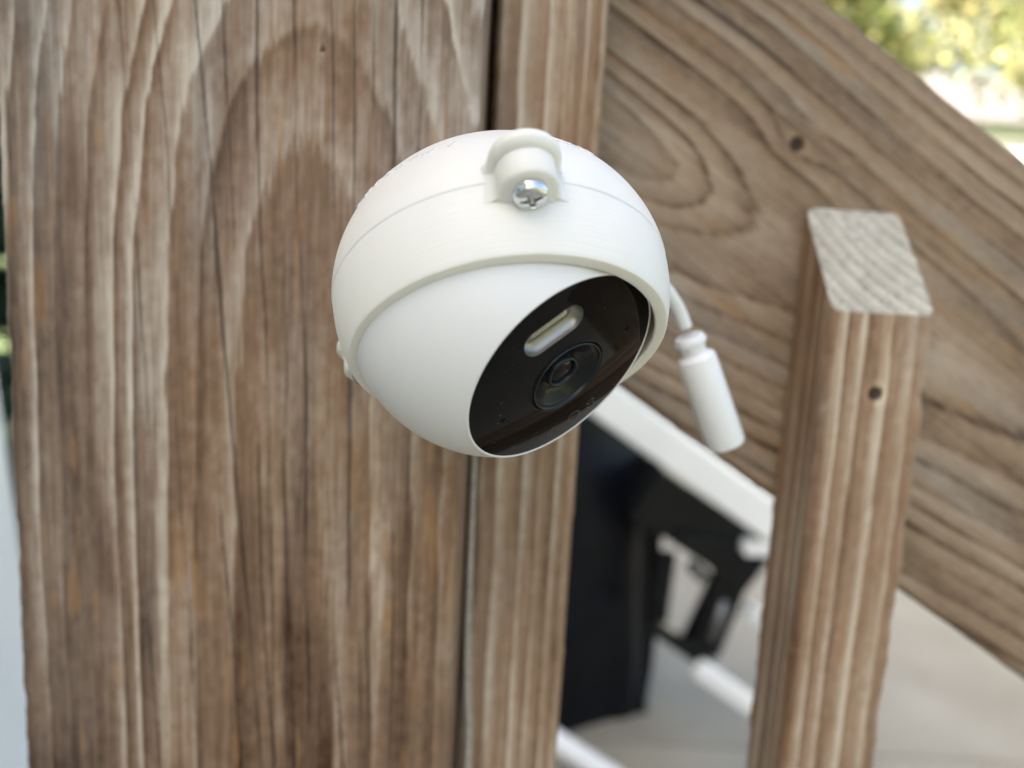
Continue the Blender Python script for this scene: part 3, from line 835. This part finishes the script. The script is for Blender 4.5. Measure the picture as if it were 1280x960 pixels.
cov.location = (-.09, .174, 0); cov.rotation_euler = (0, 0, R_(36))
def gl(px, py, Y): return pix(px, py, Y) - Vector((.23, 2.42, 0))
def bar(name, a, b, th, dp, mat, parent, bev=.004):
    a, b = Vector(a), Vector(b); d_ = b - a; L = d_.length; z = d_.normalized()
    y = Vector((0, 1, 0)); x = y.cross(z).normalized(); y = z.cross(x)
    Mx = Matrix((x, y, z)).transposed()
    bm = bmesh.new(); bm_box(bm, (a + b) / 2, (th, dp, L), Mx, bev)
    return bm_obj(name, bm, mat, parent)
bar('shelf_panel', gl(800, 600, 2.36), gl(935, 690, 2.36), .17, .30, M_BLKMETAL, grill)
bar('shelf_edge', gl(845, 672, 2.20), gl(955, 694, 2.20), .045, .03, M_BLKMETAL, grill)
bar('bracket', gl(930, 690, 2.25), gl(880, 815, 2.25), .09, .03, M_BLKMETAL, grill)
bar('bracket', gl(905, 700, 2.32), gl(858, 800, 2.32), .035, .03, M_BLKMETAL, grill)
bar('gas_hose', gl(836, 690, 2.30), gl(822, 790, 2.30), .045, .04, M_BLKMETAL, grill)
bar('foot_rail', gl(812, 778, 2.24), gl(885, 828, 2.24), .045, .04, M_BLKMETAL, grill)
tube('valve', [gl(862, 705, 2.3), gl(880, 722, 2.3)], .022, M_GREYMETAL, grill, seg=16)
tube('bracket_pin', [gl(905, 752, 2.22), gl(890, 800, 2.22)], .012, M_GREYMETAL, grill, seg=12)

rail = tag(empty('white_handrail', (.98, 2.0, 0)), 'white painted sloping handrail in front of the covered grill', 'handrail')
def rl(px, py, Y): return pix(px, py, Y) - Vector((.98, 2.0, 0))
def slope_bar(name, px, py, Y, xa, xb, th, dp):
    c = pix(px, py, Y); k = -.645
    a = Vector((xa, Y, c.z + (xa - c.x) * k)); b = Vector((xb, Y, c.z + (xb - c.x) * k))
    off = Vector((.98, 2.0, 0))
    return bar(name, a - off, b - off, th, dp, M_WPAINT, rail, .012)
slope_bar('top_rail', 872, 584, 2.0, -.25, .735, .098, .10)
slope_bar('lower_rail', 915, 864, 2.0, .56, .735, .050, .05)
slope_bar('lower_rail', 938, 766, 2.25, .76, .86, .050, .05)
pp = pix(966, 650, 2.0)
box_obj('rail_post', (pp.x + .065 - .98, 0, .40), (.06, .06, .82), M_WPAINT, rail, bev=.006)
box_obj('rail_end', (pix(945, 684, 1.98).x - .98, -.02, pix(945, 684, 1.98).z), (.07, .05, .035), M_WPAINT, rail, bev=.006)
rail2 = tag(empty('white_pipe', (.3, 2.05, 0)), 'white pipe lying low at the foot of the grill cover beside the slim baluster', 'pipe')
a = pix(690, 922, 2.02); b = pix(775, 978, 2.02); off = Vector((.3, 2.05, 0))
ax2 = (b - a).normalized()
tube('pipe_length', [a - ax2 * .12 - off, b + ax2 * .30 - off], .030, M_WPAINT, rail2, seg=24)
tube('pipe_foot', [b + ax2 * .29 - off, Vector((b.x + ax2.x * .29, b.y, 0)) - off], .030, M_WPAINT, rail2, seg=24)
tube('pipe_foot', [a - ax2 * .10 - off, Vector((a.x - ax2.x * .10, a.y, 0)) - off], .030, M_WPAINT, rail2, seg=24)

# white board leaning at the left
la = pix(-36, 640, 1.1); lb = pix(11, 960, 1.1)
dl = (lb - la).normalized()
lo = lb + dl * ((lb.z - .0) / -dl.z); hi = la - dl * .35
lean = tag(empty('leaning_board', (lo.x, lo.y, 0)), 'white board leaning at the left edge beside the broad post', 'board')
bar('plank', lo - Vector((lo.x, lo.y, 0)), hi - Vector((lo.x, lo.y, 0)), .05, .12, M_WPAINT, lean)

# ------------------------------------------------------------------ trees
def crown_mesh(name, seed, clumps, per, leaf, mat):
    r = np.random.RandomState(seed); Vs = []; tone = []
    for (cx, cy, cz, rx, ry, rz, t0) in clumps:
        n = int(per)
        d = r.normal(size=(n, 3)); d /= np.linalg.norm(d, axis=1)[:, None]
        c = np.array([cx, cy, cz]) + d * np.array([rx, ry, rz]) * (r.rand(n, 1) ** .45) * (.8 + .4 * r.rand(n, 1))
        nn = r.normal(size=(n, 3)) + np.array([0, 0, .8]); nn /= np.linalg.norm(nn, axis=1)[:, None]
        a = np.cross(nn, r.normal(size=(n, 3))); a /= np.linalg.norm(a, axis=1)[:, None]; b = np.cross(nn, a)
        L = leaf * (.6 + .8 * r.rand(n, 1)); Wd = L * .55
        q = np.stack([c - a * L, c - b * Wd, c + a * L, c + b * Wd], 1)
        Vs.append(q.reshape(-1, 3)); tone.append(np.repeat(np.clip(t0 + .3 * r.randn(n), 0, 1), 4))
    V = np.concatenate(Vs); Q = np.arange(len(V)).reshape(-1, 4)
    me = quad_mesh(name, V, Q)
    at = me.attributes.new('tone', 'FLOAT', 'POINT'); at.data.foreach_set('value', np.concatenate(tone).astype(np.float32))
    return me

def tree(label, seed, loc, H, crown_z, cr, mat=M_LEAF, leaf=.08, per=300, nc=34, name='tree', squash=.75, group='trees beyond the patio'):
    r = random.Random(seed)
    t = tag(empty(name, loc), label, 'tree' if name == 'tree' else 'bush', group)
    trunk_top = crown_z + (H - crown_z) * .6
    pts = [(0.12 * math.sin(k * .9 + seed) * k / 8, .1 * math.cos(k * 1.1) * k / 8, trunk_top * k / 8) for k in range(9)]
    r0 = .035 * H
    tr = tube('trunk', pts, [max(.03, r0 * (1 - .085 * k)) for k in range(9)], M_BARK, t, seg=14)
    cl = []
    for k in range(nc):
        a = r.uniform(0, 2 * math.pi); rad = cr * math.sqrt(r.random()) ; u = r.random()
        z = crown_z + (H - crown_z) * u
        lim = math.sqrt(max(.08, 1 - (2 * u - 1) ** 2 * .85))
        s = r.uniform(.16, .30) * cr
        cl.append((rad * math.cos(a) * lim, rad * math.sin(a) * lim, z, s * 1.2, s * 1.2, s * squash, r.uniform(.2, .8)))
    for k in range(7):
        c = cl[k]; st = pts[4 + k % 4]
        tube('limb', [st, ((st[0] + c[0]) / 2, (st[1] + c[1]) / 2, (st[2] + c[2]) / 2 + .15), c[:3]], [r0 * .4, r0 * .25, r0 * .1], M_BARK, t, seg=8)
    link('crown', crown_mesh('crown', seed, cl, per, leaf, mat), mat, t, smooth=False)
    return t
tree('sunlit yellow green tree beyond the sloping board at the upper right', 3, (8.3, 10.8, 0), 8.5, 4.4, 3.5, nc=62)
tree('tall sunlit tree standing farther back at the upper right corner', 12, (11.8, 15.5, 0), 10.5, 6.0, 3.8, nc=70)
tree('rounded sunlit tree behind the top edge of the sloping board', 41, (5.0, 13.5, 0), 8.6, 4.4, 2.3, nc=54)
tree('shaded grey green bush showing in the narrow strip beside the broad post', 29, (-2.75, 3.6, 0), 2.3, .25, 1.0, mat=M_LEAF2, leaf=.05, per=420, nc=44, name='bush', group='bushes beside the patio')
# a white house added behind the trees to give the blown-out glare
nh = tag(empty('house', (14.6, 22.0, 0)), 'white house added for the bright glare through the leaves at the upper right', 'house')
box_obj('wall', (0, 3, 3.1), (6.0, 6, 6.2), M_SIDING, nh, bev=0)
bm = bmesh.new()
q = [bm.verts.new(v) for v in ((-3.4, -.4, 6.1), (3.4, -.4, 6.1), (3.4, 6.4, 6.1), (-3.4, 6.4, 6.1), (-3.4, 3, 8.2), (3.4, 3, 8.2))]
for f in ((0, 1, 5, 4), (2, 3, 4, 5), (0, 4, 3), (1, 2, 5), (0, 3, 2, 1)): bm.faces.new([q[k] for k in f])
bm_obj('roof', bm, M_ROOF, nh)
for x, z in ((-1.6, 1.6), (1.6, 1.6), (1.6, 4.5)):
    w_ = box_obj('window', (x, -.02, z), (1.1, .08, 1.3), M_WPAINT, nh); box_obj('pane', (x, -.045, z), (.95, .05, 1.15), M_WGLASS, w_)
# far belt of woodland that closes the garden
r = np.random.RandomState(4)
cl = []
for k in range(150):
    x = -60 + 120 * k / 150 + r.uniform(-1, 1)
    cl.append((x, 34 + r.uniform(-3, 3), r.uniform(.8, 4.6), 2.0, 1.6, 1.5, r.uniform(.1, .7)))
tl = link('treeline', crown_mesh('treeline', 9, cl, 160, .30, M_LEAF), M_LEAF, smooth=False)
tag(tl, 'low belt of sunlit trees far beyond the garden', 'treeline', kind='stuff')
